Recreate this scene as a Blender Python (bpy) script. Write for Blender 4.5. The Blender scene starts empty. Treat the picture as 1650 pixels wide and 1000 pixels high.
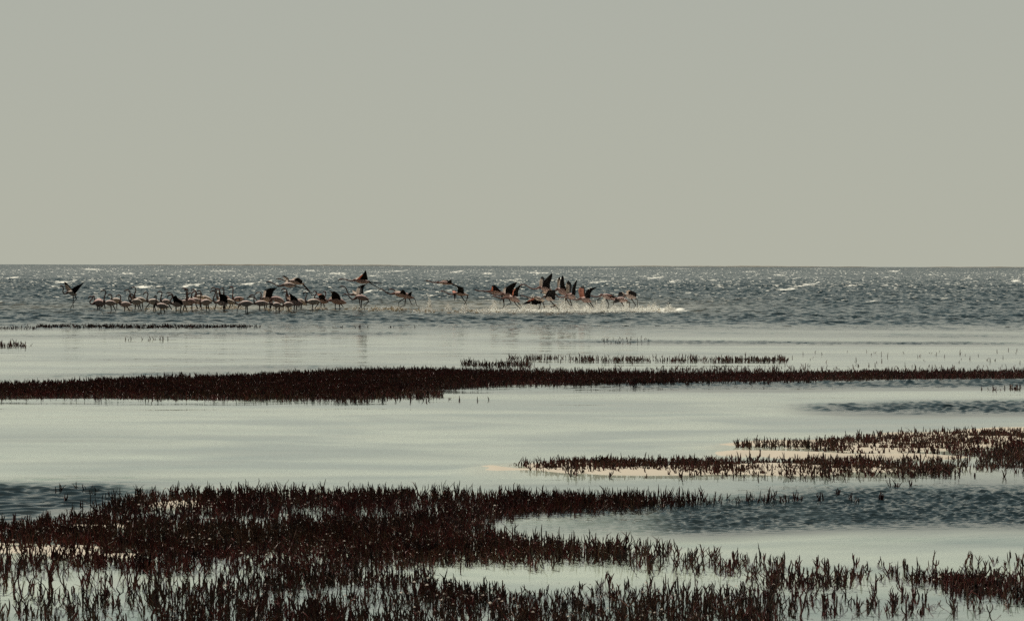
import bpy, math, random
import numpy as np
from mathutils import Vector, Matrix

# ------------------------------------------------------------------ camera
C = bpy.context.scene.collection
F_PX, PW, PH = 4000.0, 1650.0, 1000.0
CAM = np.array([0.0, 0.0, 2.2])
HORIZON_Y = 427.6
th = math.atan((PH / 2 - HORIZON_Y) / F_PX)
ph = math.atan(5.0 / 1650.0)
F0 = np.array([0, math.cos(th), -math.sin(th)])
U0 = np.array([0, math.sin(th), math.cos(th)])
R0 = np.array([1.0, 0, 0])
CU = U0 * math.cos(ph) - R0 * math.sin(ph)
CR = R0 * math.cos(ph) + U0 * math.sin(ph)
cd = bpy.data.cameras.new('camera')
cam = bpy.data.objects.new('camera', cd)
C.objects.link(cam)
M = Matrix(((CR[0], CU[0], -F0[0], CAM[0]), (CR[1], CU[1], -F0[1], CAM[1]),
            (CR[2], CU[2], -F0[2], CAM[2]), (0, 0, 0, 1)))
cam.matrix_world = M
cd.sensor_width = 36.0
cd.lens = 36.0 * F_PX / PW
cd.clip_start = 0.5
cd.clip_end = 40000
S = bpy.context.scene
S.camera = cam

# ------------------------------------------------------------------ light
SUN_EL, SUN_AZ = math.radians(57), math.radians(-32)      # azimuth from +Y, negative = left
w = bpy.data.worlds.new('World')
S.world = w
w.use_nodes = True
nt = w.node_tree
nt.nodes.clear()
sky = nt.nodes.new('ShaderNodeTexSky')
sky.sky_type = 'NISHITA'
sky.sun_disc = False
sky.sun_elevation = SUN_EL
sky.sun_rotation = SUN_AZ
sky.altitude = 0
sky.air_density = 1.0
sky.dust_density = 0.6
sky.ozone_density = 1.5
bg1 = nt.nodes.new('ShaderNodeBackground')
bg1.inputs['Strength'].default_value = 0.05
nt.links.new(sky.outputs[0], bg1.inputs['Color'])
# grey-green marine haze lying on the horizon, thinning upwards
tc = nt.nodes.new('ShaderNodeTexCoord')
sep = nt.nodes.new('ShaderNodeSeparateXYZ')
nt.links.new(tc.outputs['Generated'], sep.inputs[0])
mr = nt.nodes.new('ShaderNodeMapRange')
mr.interpolation_type = 'SMOOTHSTEP'
mr.inputs['From Min'].default_value = 0.06
mr.inputs['From Max'].default_value = 0.42
mr.inputs['To Min'].default_value = 0.97
mr.inputs['To Max'].default_value = 0.88
nt.links.new(sep.outputs['Z'], mr.inputs['Value'])
veil = nt.nodes.new('ShaderNodeValToRGB')
veil.color_ramp.elements[0].position = 0.0
veil.color_ramp.elements[0].color = (0.445, 0.452, 0.378, 1)
veil.color_ramp.elements[1].position = 0.40
veil.color_ramp.elements[1].color = (0.050, 0.080, 0.078, 1)
e = veil.color_ramp.elements.new(0.11)
e.color = (0.425, 0.438, 0.380, 1)
e = veil.color_ramp.elements.new(0.22)
e.color = (0.16, 0.215, 0.210, 1)
nt.links.new(sep.outputs['Z'], veil.inputs['Fac'])
# the haze glows towards the sun's side of the sky and is dull behind the camera
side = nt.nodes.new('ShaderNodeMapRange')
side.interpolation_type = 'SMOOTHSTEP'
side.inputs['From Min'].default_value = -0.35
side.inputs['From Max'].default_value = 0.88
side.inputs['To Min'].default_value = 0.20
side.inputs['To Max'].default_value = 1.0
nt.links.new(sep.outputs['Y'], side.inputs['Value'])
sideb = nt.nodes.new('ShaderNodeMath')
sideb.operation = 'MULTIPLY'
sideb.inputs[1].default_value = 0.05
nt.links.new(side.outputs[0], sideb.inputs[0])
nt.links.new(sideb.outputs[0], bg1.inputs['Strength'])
bg2 = nt.nodes.new('ShaderNodeBackground')
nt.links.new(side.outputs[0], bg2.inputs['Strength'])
nt.links.new(veil.outputs[0], bg2.inputs['Color'])
mx = nt.nodes.new('ShaderNodeMixShader')
out = nt.nodes.new('ShaderNodeOutputWorld')
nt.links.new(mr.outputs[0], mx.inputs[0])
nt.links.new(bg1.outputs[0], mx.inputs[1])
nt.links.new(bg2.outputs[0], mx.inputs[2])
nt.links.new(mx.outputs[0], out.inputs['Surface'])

sl = bpy.data.lights.new('sun', 'SUN')
sl.energy = 4.6
sl.angle = math.radians(0.55)
sl.color = (1.0, 0.93, 0.80)
so = bpy.data.objects.new('sun', sl)
C.objects.link(so)
sd = Vector((math.sin(SUN_AZ) * math.cos(SUN_EL), math.cos(SUN_AZ) * math.cos(SUN_EL), math.sin(SUN_EL)))
so.rotation_euler = sd.to_track_quat('Z', 'Y').to_euler()
so.location = (0, 0, 50)

S.view_settings.view_transform = 'Standard'
S.view_settings.look = 'None'
S.view_settings.exposure = 0.0
S.view_settings.gamma = 1.0
S.cycles.max_bounces = 6
S.cycles.glossy_bounces = 3
S.cycles.transparent_max_bounces = 10
S.cycles.use_denoising = False
S.cycles.sample_clamp_direct = 9
S.cycles.sample_clamp_indirect = 2

# ------------------------------------------------------------------ helpers
def ray(px, py):
    d = F0 * F_PX + CR * (px - PW / 2) - CU * (py - PH / 2)
    return d / d[1]                       # per metre of y

def ground(px, py, z=0.0):
    r = ray(px, py)
    t = (z - CAM[2]) / r[2]
    return CAM + r * t

def at(px, py, dist):
    return CAM + ray(px, py) * dist

def to_px(x, y, z=0.0):
    vx, vy, vz = x - CAM[0], y - CAM[1], z - CAM[2]
    f = vx * F0[0] + vy * F0[1] + vz * F0[2]
    r = vx * CR[0] + vy * CR[1] + vz * CR[2]
    u = vx * CU[0] + vy * CU[1] + vz * CU[2]
    return PW / 2 + F_PX * r / f, PH / 2 - F_PX * u / f

def new_mesh(name, verts, faces, smooth=True, mats=(), midx=None):
    """faces: (n,k) int array with k = 3 or 4"""
    verts = np.asarray(verts, dtype=np.float32)
    faces = np.asarray(faces, dtype=np.int32)
    me = bpy.data.meshes.new(name)
    n, k = faces.shape
    me.vertices.add(len(verts))
    me.vertices.foreach_set('co', verts.ravel())
    me.loops.add(n * k)
    me.loops.foreach_set('vertex_index', faces.ravel())
    me.polygons.add(n)
    me.polygons.foreach_set('loop_start', np.arange(0, n * k, k, dtype=np.int32))
    me.polygons.foreach_set('use_smooth', np.full(n, smooth))
    if midx is not None:
        me.polygons.foreach_set('material_index', np.asarray(midx, dtype=np.int32))
    for m in mats:
        me.materials.append(m)
    me.update(calc_edges=True)
    return me

def link(name, me, label=None, cat=None, kind=None, group=None, loc=None):
    o = bpy.data.objects.new(name, me)
    C.objects.link(o)
    if label: o['label'] = label
    if cat: o['category'] = cat
    if kind: o['kind'] = kind
    if group: o['group'] = group
    if loc is not None: o.location = loc
    return o

def fattr(me, name, vals):
    a = me.attributes.new(name, 'FLOAT', 'POINT')
    a.data.foreach_set('value', np.asarray(vals, dtype=np.float32).ravel())

def sines(seed, n, lmin, lmax, stretch=1.0):
    """smooth pseudo-random field in about -1..1; stretch > 1 elongates it along x"""
    rg = np.random.default_rng(seed)
    lam = np.exp(rg.uniform(math.log(lmin), math.log(lmax), n))
    an = rg.uniform(0, 2 * math.pi, n)
    p = rg.uniform(0, 2 * math.pi, n)
    def f(x, y):
        r = np.zeros_like(x)
        for l, a, q in zip(lam, an, p):
            k = 2 * math.pi / l
            r += np.sin(k * (math.cos(a) * x / stretch + math.sin(a) * y) + q)
        return r / math.sqrt(n / 2)
    return f

def grid_faces(nr, nc):
    i = np.arange((nr - 1) * (nc - 1))
    r, c = i // (nc - 1), i % (nc - 1)
    a = r * nc + c
    return np.stack([a, a + 1, a + nc + 1, a + nc], axis=1)

# ------------------------------------------------------------------ materials
def mat(name):
    m = bpy.data.materials.new(name)
    m.use_nodes = True
    m.node_tree.nodes.clear()
    return m, m.node_tree

def simple(name, col, rough=0.7, spec=0.3, var=0.25, scale=30.0, trans=0.0, col2=None):
    m, t = mat(name)
    o = t.nodes.new('ShaderNodeOutputMaterial')
    b = t.nodes.new('ShaderNodeBsdfPrincipled')
    n = t.nodes.new('ShaderNodeTexNoise')
    n.inputs['Scale'].default_value = scale
    n.inputs['Detail'].default_value = 3
    tcn = t.nodes.new('ShaderNodeTexCoord')
    t.links.new(tcn.outputs['Object'], n.inputs['Vector'])
    r = t.nodes.new('ShaderNodeValToRGB')
    c2 = col2 or tuple(c * (1 + var) for c in col)
    r.color_ramp.elements[0].position = 0.35
    r.color_ramp.elements[1].position = 0.65
    r.color_ramp.elements[0].color = tuple(c * (1 - var) for c in col) + (1,)
    r.color_ramp.elements[1].color = tuple(c2) + (1,)
    t.links.new(n.outputs['Fac'], r.inputs[0])
    t.links.new(r.outputs[0], b.inputs['Base Color'])
    b.inputs['Roughness'].default_value = rough
    b.inputs['Specular IOR Level'].default_value = spec
    if trans > 0:
        tr = t.nodes.new('ShaderNodeBsdfTranslucent')
        t.links.new(r.outputs[0], tr.inputs['Color'])
        ms = t.nodes.new('ShaderNodeMixShader')
        ms.inputs[0].default_value = trans
        t.links.new(b.outputs[0], ms.inputs[1])
        t.links.new(tr.outputs[0], ms.inputs[2])
        t.links.new(ms.outputs[0], o.inputs['Surface'])
    else:
        t.links.new(b.outputs[0], o.inputs['Surface'])
    return m

def water_material():
    m, t = mat('water')
    N = t.nodes.new
    L = t.links.new
    o = N('ShaderNodeOutputMaterial')
    geo = N('ShaderNodeNewGeometry')
    def attr(nm):
        a = N('ShaderNodeAttribute'); a.attribute_name = nm
        return a.outputs['Fac']
    rip, deep, mud, foam = attr('ripple'), attr('deep'), attr('mud'), attr('foam')
    # fine capillary ripples as a tilt of the surface normal
    tcn = N('ShaderNodeTexCoord')
    def tilt(scale, strength, xs):
        mp = N('ShaderNodeMapping')
        mp.inputs['Scale'].default_value = (xs, 1, 1)
        L(tcn.outputs['Object'], mp.inputs[0])
        n = N('ShaderNodeTexNoise')
        n.inputs['Scale'].default_value = scale
        n.inputs['Detail'].default_value = 2
        L(mp.outputs[0], n.inputs['Vector'])
        s = N('ShaderNodeVectorMath'); s.operation = 'SUBTRACT'
        L(n.outputs['Color'], s.inputs[0]); s.inputs[1].default_value = (.5, .5, .5)
        q = N('ShaderNodeVectorMath'); q.operation = 'MULTIPLY'
        L(s.outputs[0], q.inputs[0]); q.inputs[1].default_value = (strength * .6, strength, 0)
        return q.outputs[0]
    ad = N('ShaderNodeVectorMath'); ad.operation = 'ADD'
    L(tilt(2.6, 0.62, 0.55), ad.inputs[0]); L(tilt(13.0, 0.50, 0.6), ad.inputs[1])
    sc = N('ShaderNodeVectorMath'); sc.operation = 'SCALE'
    L(ad.outputs[0], sc.inputs[0]); L(rip, sc.inputs['Scale'])
    ad2 = N('ShaderNodeVectorMath'); ad2.operation = 'ADD'
    L(geo.outputs['Normal'], ad2.inputs[0]); L(sc.outputs[0], ad2.inputs[1])
    nm = N('ShaderNodeVectorMath'); nm.operation = 'NORMALIZE'
    L(ad2.outputs[0], nm.inputs[0])
    fr = N('ShaderNodeFresnel'); fr.inputs['IOR'].default_value = 1.333
    L(nm.outputs[0], fr.inputs['Normal'])
    gl = N('ShaderNodeBsdfGlossy'); gl.inputs['Roughness'].default_value = 0.06
    gl.inputs['Color'].default_value = (1, 1, 1, 1)
    L(nm.outputs[0], gl.inputs['Normal'])
    # what is seen through the surface: the bed where shallow, dark water where deep
    tr = N('ShaderNodeBsdfTransparent'); tr.inputs['Color'].default_value = (0.86, 0.94, 0.935, 1)
    cm = N('ShaderNodeMix'); cm.data_type = 'RGBA'
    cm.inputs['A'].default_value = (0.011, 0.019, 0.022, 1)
    cm.inputs['B'].default_value = (0.27, 0.215, 0.125, 1)
    L(mud, cm.inputs['Factor'])
    s0 = N('ShaderNodeMixShader')
    L(fr.outputs[0], s0.inputs[0]); L(tr.outputs[0], s0.inputs[1]); L(gl.outputs[0], s0.inputs[2])
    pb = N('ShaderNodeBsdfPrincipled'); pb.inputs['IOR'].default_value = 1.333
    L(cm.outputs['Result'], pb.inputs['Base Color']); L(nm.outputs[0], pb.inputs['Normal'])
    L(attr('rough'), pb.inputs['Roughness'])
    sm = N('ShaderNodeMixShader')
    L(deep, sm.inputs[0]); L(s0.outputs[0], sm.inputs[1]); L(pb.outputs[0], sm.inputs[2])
    fd = N('ShaderNodeBsdfDiffuse'); fd.inputs['Color'].default_value = (0.85, 0.85, 0.78, 1)
    fn = N('ShaderNodeTexNoise'); fn.inputs['Scale'].default_value = 5.0; fn.inputs['Detail'].default_value = 4
    L(tcn.outputs['Object'], fn.inputs['Vector'])
    ml = N('ShaderNodeMath'); ml.operation = 'MULTIPLY_ADD'
    L(foam, ml.inputs[0]); ml.inputs[1].default_value = 3.0
    sb = N('ShaderNodeMath'); sb.operation = 'MULTIPLY'
    L(fn.outputs['Fac'], sb.inputs[0]); sb.inputs[1].default_value = -2.6
    L(sb.outputs[0], ml.inputs[2]); ml.use_clamp = True
    fm = N('ShaderNodeMixShader')
    L(ml.outputs[0], fm.inputs[0]); L(sm.outputs[0], fm.inputs[1]); L(fd.outputs[0], fm.inputs[2])
    L(fm.outputs[0], o.inputs['Surface'])
    return m

def bed_material():
    m, t = mat('sand_bed')
    N = t.nodes.new; L = t.links.new
    o = N('ShaderNodeOutputMaterial')
    b = N('ShaderNodeBsdfPrincipled'); b.inputs['Roughness'].default_value = 0.75
    a = N('ShaderNodeAttribute'); a.attribute_name = 'dark'
    tcn = N('ShaderNodeTexCoord')
    mp = N('ShaderNodeMapping'); mp.inputs['Scale'].default_value = (0.14, 0.36, 1)
    L(tcn.outputs['Object'], mp.inputs[0])
    n = N('ShaderNodeTexNoise'); n.inputs['Scale'].default_value = 1.0; n.inputs['Detail'].default_value = 6; n.inputs['Distortion'].default_value = 1.2
    L(mp.outputs[0], n.inputs['Vector'])
    r = N('ShaderNodeValToRGB')
    r.color_ramp.elements[0].position = 0.42; r.color_ramp.elements[0].color = (0.235, 0.255, 0.24, 1)
    r.color_ramp.elements[1].position = 0.60; r.color_ramp.elements[1].color = (0.50, 0.485, 0.41, 1)
    L(n.outputs['Fac'], r.inputs[0])
    n2 = N('ShaderNodeTexNoise'); n2.inputs['Scale'].default_value = 25.0; n2.inputs['Detail'].default_value = 4
    L(tcn.outputs['Object'], n2.inputs['Vector'])
    mu = N('ShaderNodeMix'); mu.data_type = 'RGBA'; mu.blend_type = 'MULTIPLY'
    mu.inputs['Factor'].default_value = 0.35
    L(r.outputs[0], mu.inputs['A']); L(n2.outputs['Color'], mu.inputs['B'])
    mx = N('ShaderNodeMix'); mx.data_type = 'RGBA'
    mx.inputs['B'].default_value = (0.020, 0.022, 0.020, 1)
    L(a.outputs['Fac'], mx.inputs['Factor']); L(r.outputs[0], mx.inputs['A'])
    a2 = N('ShaderNodeAttribute'); a2.attribute_name = 'dry'
    mx2 = N('ShaderNodeMix'); mx2.data_type = 'RGBA'
    mx2.inputs['B'].default_value = (0.46, 0.405, 0.32, 1)
    L(a2.outputs['Fac'], mx2.inputs['Factor']); L(mx.outputs['Result'], mx2.inputs['A'])
    L(mx2.outputs['Result'], b.inputs['Base Color'])
    L(b.outputs[0], o.inputs['Surface'])
    return m

MW = water_material()
MBED = bed_material()
M_PALE = simple('pale_plumage', (0.74, 0.63, 0.56), 0.8, 0.15, 0.08, 14)
M_PINK = simple('pink_plumage', (0.62, 0.44, 0.41), 0.8, 0.15, 0.12, 14)
M_BLUSH = simple('blush_plumage', (0.68, 0.54, 0.50), 0.8, 0.15, 0.12, 14)
M_CORAL = simple('coral_coverts', (0.78, 0.38, 0.28), 0.8, 0.15, 0.2, 18, trans=0.40)
M_LITCOV = simple('lit_pale_coverts', (0.84, 0.74, 0.66), 0.8, 0.15, 0.12, 18, trans=0.45)  # paler copy of the coverts, sunlight on raised wings put into the colour
M_BLACK = simple('flight_feathers_and_shade', (0.012, 0.010, 0.011), 0.75, 0.15, 0.3, 18)
M_LEG = simple('dusky_leg', (0.045, 0.026, 0.024), 0.6, 0.3, 0.2, 20)
M_BILL = simple('black_bill', (0.015, 0.012, 0.012), 0.5, 0.4, 0.2, 20)
M_NECK = simple('neck_plumage', (0.24, 0.18, 0.17), 0.85, 0.1, 0.15, 14)
M_FOAM = simple('foam', (0.95, 0.95, 0.92), 0.9, 0.2, 0.04, 6, trans=0.5)
M_MUDFOAM = simple('muddy_foam', (0.58, 0.50, 0.36), 0.9, 0.2, 0.2, 6, trans=0.5)
M_SHORE = simple('far_shore', (0.16, 0.14, 0.11), 0.95, 0.1, 0.3, 0.02)

# ------------------------------------------------------------------ masks (fixed places on the flat)
def blob(px, py, cx, cy, rx, ry, slope=0.0, p=2.0):
    dx = (px - cx) / rx
    dy = (py - cy - slope * (px - cx)) / ry
    return np.exp(-(np.abs(dx) ** (2 * p) + np.abs(dy) ** (2 * p)) ** (1.0 / p) * 1.2)

RIPPLES = [  # cx, cy, rx, ry, slope, strength
    (420, 537, 300, 3.0, 0.0, .75), (1250, 551, 480, 3.2, .004, .8), (1450, 538, 420, 2.2, .004, .6),
    (1600, 541, 260, 4.0, .0, .55), (430, 578, 330, 2.2, .0, .45), (560, 577, 320, 2.2, 0, .5), (420, 592, 230, 4.0, -.01, .6),
    (200, 603, 260, 3.2, -.02, .6), (900, 570, 500, 1.6, .0, .35), (60, 541, 220, 2.0, 0, .5),
    (1300, 620, 380, 6.5, -.006, 1.0), (1700, 616, 420, 6.5, -.006, 1.0), (930, 626, 220, 2.6, -.004, .5),
    (1580, 655, 270, 12.5, -.010, 1.1), (1430, 656, 160, 9.0, .0, .9),
    (1600, 806, 400, 42, -.020, 1.0), (1290, 822, 300, 33, -.045, .85), (1120, 830, 260, 22, -.03, .45), (1700, 802, 260, 48, 0, 1.1),
    (60, 800, 170, 22, -.03, .95), (-60, 805, 160, 34, 0, .95), (210, 792, 70, 7, 0, .5),
    (160, 750, 180, 3, .01, .26), (300, 762, 220, 2.5, -.01, .26), (120, 770, 200, 4, .0, .32), (60, 738, 160, 2, .01, .2), (900, 773, 160, 2.0, 0, .2),
    (100, 700, 260, 4, .01, .08), (250, 655, 300, 3, .01, .06), (1450, 868, 300, 5, -.01, .12),
]
def ripple_mask(px, py):
    r = np.zeros_like(px)
    for cx, cy, rx, ry, s, a in RIPPLES:
        b = blob(px, py, cx, cy, rx, ry, s)
        if a > .7: b = np.clip((b - .18) / .45, 0, 1) ** 1.3
        r = np.maximum(r, a * b)
    return np.minimum(r, 1.05)

def sea_mask(px, py):
    return 1.0 / (1.0 + np.exp((py - 528.5 - 0.0025 * (px - 500)) / 1.3))

DRY = [  # emergent or barely covered sand
    (838, 751, 84, 8.5, 0), (1200, 720, 70, 6, -.02), (890, 752, 95, 8, .004), (1320, 714, 180, 9, -.035), (1560, 704, 210, 17, -.048), (1340, 725, 150, 3.5, .01), (1010, 757, 190, 9, .012), (1150, 757, 260, 9, .012), (1350, 755, 220, 7, .0),
    (1330, 722, 200, 9, -.035), (1560, 712, 210, 14, -.035), (1400, 735, 190, 5, .01), (1215, 722, 60, 5, -.02),
    (292, 811, 62, 6, .0), (70, 885, 110, 13, .02), (190, 896, 70, 2.5, .01),
    (130, 850, 90, 3, -.05),
]
def dry_mask(px, py):
    r = np.zeros_like(px)
    for cx, cy, rx, ry, s in DRY:
        r = np.maximum(r, blob(px, py, cx, cy, rx, ry, s))
    return r

def mud_mask(px, py):
    a = blob(px, py, 860, 494, 250, 10) * .95
    b = blob(px, py, 420, 495, 320, 7) * .75
    c = blob(px, py, 60, 494, 120, 7) * .35
    return np.maximum(np.maximum(a, b), c)

# ------------------------------------------------------------------ waves
def spectrum(seed, n, lmin, lmax, slope, spread=1.0, main=-1.35):
    rg = np.random.default_rng(seed)
    lam = np.exp(rg.uniform(math.log(lmin), math.log(lmax), n))
    an = main + rg.normal(0, spread, n)
    p = rg.uniform(0, 2 * math.pi, n)
    k = 2 * math.pi / lam
    a = slope * math.sqrt(2.0 / n) / k
    return list(zip(k, an, a, p))

def height(spec, x, y):
    z = np.zeros_like(x)
    for k, an, a, p in spec:
        z += a * np.sin(k * (math.cos(an) * x + math.sin(an) * y) + p)
    return z

SP_SEA = spectrum(3, 46, 0.30, 2.2, 0.26, 0.9)
SP_SWELL = spectrum(5, 16, 4.0, 16.0, 0.07, 0.5)
SP_RIP = spectrum(8, 52, 0.05, 0.17, 0.34, 0.55)
SP_RIP3 = spectrum(28, 48, 0.10, 0.30, 0.30, 0.6)
SP_RIP4 = spectrum(38, 48, 0.15, 0.48, 0.28, 0.6)
SP_RIP2 = spectrum(18, 40, 0.10, 0.42, 0.18, 0.55)
SP_CALM = spectrum(9, 18, 0.3, 2.2, 0.011, 0.4)
patchy = sines(21, 9, 3, 14, 2.5)
streak = sines(22, 9, 6, 60, 2.0)
thin = sines(23, 12, 0.5, 3.0, 9.0)

def water_sheet(name, ds, nc, half, label):
    u = np.linspace(-half, half, nc)
    Y = np.repeat(ds[:, None], nc, axis=1)
    X = u[None, :] * ds[:, None]
    x, y = X.ravel(), Y.ravel()
    px, py = to_px(x, y)
    sea = sea_mask(px, py)
    rip = ripple_mask(px, py)
    if ds[-1] < 95:
        rip = rip * np.clip(0.85 + 0.35 * patchy(x, y), 0.15, 1.25)
        edge = np.exp(-np.clip(py - 526, 0, 99) / (5.0 + 5.0 * np.clip((px - 500) / 900, 0, 1)))
        rip = np.maximum(rip, edge * np.clip(.75 + .7 * thin(x * .35, y * .5), 0, 1))
        rip = np.maximum(rip, np.clip(thin(x, y) - 1.0, 0, 1) * .10 * np.clip(patchy(x * .5, y) + .3, 0, 1))
    z = np.zeros_like(x)
    if ds[-1] > 95:
        amp = np.clip(np.interp(y, [91.9, 95, 110, 160, 300, 900], [.0, .55, .7, .9, 1.0, 1.0]), 0, 1) * (0.88 + 0.10 * streak(x, y))
        amp = amp * (1 - 0.45 * mud_mask(px, py))
        h1 = height(SP_SEA, x, y)
        z += amp * h1
        z += height(SP_SWELL, x, y) * np.interp(y, [120, 220, 600], [.0, .3, .6])
        z -= np.where(y < 92.2, .004, 0)
    else:
        left = 1 / (1 + np.exp((px - 330) / 40))
        far = np.clip((y - 28) / 12, 0, 1)
        vfar = np.clip((y - 55) / 15, 0, 1)
        zr = (height(SP_RIP, x, y) * (1 - left) + height(SP_RIP2, x, y) * left) * (1 - far)
        z += (zr + height(SP_RIP3, x, y) * far * (1 - vfar) + height(SP_RIP4, x, y) * vfar) * rip * np.interp(y, [15, 30, 92], [1.35, 1.2, 1.1])
        z += height(SP_CALM, x, y) * np.interp(y, [15, 60, 92], [.7, 1, 1.5])
    me = new_mesh(name, np.stack([x, y, z], 1), grid_faces(len(ds), nc), True, [MW])
    ripn = np.maximum(rip * np.interp(y, [15, 40, 90], [.5, .9, 1.3]), sea * 1.0) + np.interp(y, [20, 55, 80], [.004, .008, .035])
    if ds[-1] > 95:
        ripn = ripn * np.clip(0.95 + 0.07 * streak(x, y), .5, 1.3)
        ripn *= np.interp(y, [92, 120, 200, 800], [.8, 1.0, 1.2, 1.3])
    fattr(me, 'ripple', ripn)
    fattr(me, 'rough', np.where(sea > .5, np.interp(y, [92, 130, 300, 1500], [.07, .09, .14, .22]), .13))
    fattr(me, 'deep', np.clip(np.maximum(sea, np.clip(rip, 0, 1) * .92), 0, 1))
    fattr(me, 'mud', mud_mask(px, py) * np.clip(.75 + .3 * patchy(x, y), 0, 1))
    if ds[-1] > 95:
        # whitecaps on the steepest crests, in gusty streaks, plus the few long ones that show
        hs = h1 / (np.std(h1) + 1e-9)
        gust = streak(x * 1.7 + 40, y * .6)
        cap_sparkle = np.clip((hs - np.interp(y, [150, 300, 800], [1.6, 1.35, 1.0])) * 1.2, 0, 1) * np.clip(gust * .6 + .45, 0, 1) * np.interp(y, [150, 260, 700], [0, .75, 1.0])
        fleck = sines(61, 14, .25, 1.6, 1.6)(x, y)
        cap_sparkle = np.maximum(cap_sparkle, np.clip((hs + .8 * fleck - 2.35) * 1.0, 0, .95) * np.interp(y, [110, 160, 400], [.2, .8, 1.0]))  # tiny sun sparkles painted white on the crests through the foam value
        for cx, cy, rx, ry, s, a in WHITECAPS:
            cap_sparkle = np.maximum(cap_sparkle, blob(px, py, cx, cy, rx, ry, s) * a * np.clip(.50 + hs * .33 + .22 * fleck, 0, 1.2))
        fattr(me, 'foam', cap_sparkle)
    else:
        fattr(me, 'foam', np.zeros_like(x))
    return link(name, me, label, None, 'structure')

WHITECAPS = [(1045, 500, 60, 3.4, 0, 1.9), (960, 501, 70, 3.0, 0, 1.6), (880, 501, 70, 3.0, 0, 1.6), (800, 502, 40, 2.0, 0, 1.2), (1298, 460, 30, 2.0, -.17, .9), (1268, 467, 22, 2.2, -.1, 1.0), (1160, 462, 12, 1.6, -.05, .9), (1375, 461, 12, 1.4, 0, 1.0),
    (1253, 444, 16, 1.8, 0, 1.0), (1440, 437, 14, 1.6, 0, 1.1), (1428, 447, 8, 1.3, 0, 1.0), (1637, 453, 9, 2.0, -.1, 1.2),
    (232, 463, 22, 2.6, -.05, .95), (308, 460, 24, 2.8, -.12, 1.0), (100, 455, 18, 2.2, 0, 1.1), (545, 441, 24, 1.6, 0, 1.0),
    (150, 434, 22, 1.5, 0, 1.1), (360, 437, 26, 1.6, 0, .9), (400, 458, 18, 1.6, -.1, 1.0), (640, 437, 24, 1.5, -.05, 1.0),
    (735, 438, 16, 1.6, -.15, 1.1), (785, 441, 13, 2.0, 0, 1.1), (825, 452, 16, 1.4, 0, .9), (865, 440, 22, 1.6, .02, 1.1),
    (1030, 445, 10, 1.6, 0, .9), (1055, 448, 20, 1.8, -.1, 1.1), (1085, 454, 12, 1.6, -.3, 1.1), (965, 455, 22, 1.6, -.1, 1.0),
    (690, 477, 20, 1.6, -.02, .8), (640, 463, 14, 1.5, -.05, .9), (1400, 486, 12, 1.4, -.05, .8), (1150, 452, 16, 1.3, .02, .8),
    (20, 448, 16, 1.6, -.1, 1.0), (975, 433, 30, 1.0, 0, .9), (1320, 433, 30, 1.0, 0, .8), (1100, 433, 26, 1.0, 0, .9),
    (600, 445, 20, 1.6, 0, .9), (600, 469, 20, 2.0, -.15, .8), (500, 436, 14, 1.4, 0, 1.0), (205, 441, 22, 1.5, 0, .9),
    (1500, 443, 14, 1.2, 0, .9), (1560, 449, 14, 1.2, 0, .8), (1210, 438, 20, 1.2, 0, .9), (905, 449, 16, 1.4, -.1, .9)]

# ------------------------------------------------------------------ water and bed
d_near = 1.0 / np.linspace(1 / 9.0, 1 / 92.0, 1250)
water_sheet('lagoon_water', d_near, 1300, 0.30, 'calm pale lagoon water with dark rippled patches')
d_sea = np.concatenate([91.8 + np.cumsum(np.linspace(0.10, 0.34, 520)) - 0.10])
d_sea = np.concatenate([d_sea, 1.0 / np.linspace(1 / (d_sea[-1] + .35), 1 / 13000.0, 760)])
water_sheet('sea_water', d_sea, 1300, 0.30, 'dark choppy blue green sea reaching the horizon')

def bed():
    ds = np.concatenate([1.0 / np.linspace(1 / 7.0, 1 / 95.0, 420), 1.0 / np.linspace(1 / 96.0, 1 / 14000.0, 60)])
    nc = 520
    u = np.linspace(-0.34, 0.34, nc)
    Y = np.repeat(ds[:, None], nc, axis=1); X = u[None, :] * ds[:, None]
    x, y = X.ravel(), Y.ravel()
    px, py = to_px(x, y)
    dry = dry_mask(px, py) * np.clip(.97 + .20 * sines(33, 16, .35, 3.5, 2.2)(x, y), .2, 1.25)
    rip = np.clip(ripple_mask(px, py), 0, 1)
    und = sines(31, 12, .5, 4, 2.0)(x, y)
    z = -0.055 + 0.004 * und + np.minimum(dry * .125, .074) + dry * .010 * und - rip * .02
    z = np.where(y > 90, np.interp(y, [90, 100, 150, 400], [-.06, -.3, -.5, -4.0]), z)
    me = new_mesh('sand_ground', np.stack([x, y, z], 1), grid_faces(len(ds), nc), True, [MBED])
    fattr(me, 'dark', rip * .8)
    fattr(me, 'dry', np.clip((dry - .06) / .45 + .12 * und, 0, 1))
    return link('sand_ground', me, 'pale sand bed of the lagoon with low banks breaking the surface', None, 'structure')
bed()

def far_shore(x0, x1, h, dist, label):
    rg = np.random.default_rng(int(x0) + 7)
    n = 90
    xs = np.linspace(at(x0, 428, dist)[0], at(x1, 428, dist)[0], n)
    t = np.linspace(0, 1, n)
    env = np.sin(np.pi * t) ** 0.35
    prof = h * env * (0.55 + 0.25 * np.sin(t * 23 + x0) * np.sin(t * 9) + 0.25 * rg.random(n))
    V = []
    for k, (yy, zz) in enumerate([(0, -1), (12, .75), (40, 1), (110, .6), (160, -1)]):
        for i in range(n):
            V.append((xs[i], dist + yy * 3, (-2 if zz < 0 else prof[i] * zz)))
    me = new_mesh('far_shore', V, grid_faces(5, n), True, [M_SHORE])
    return link('far_shore', me, label, None, 'structure')
far_shore(215, 690, 4.2, 9000, 'low thin far shore on the horizon at left')
far_shore(985, 1415, 3.6, 9500, 'low thin far shore on the horizon right of centre')
far_shore(1500, 1720, 3.0, 9500, 'low thin far shore on the horizon at far right')
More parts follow.
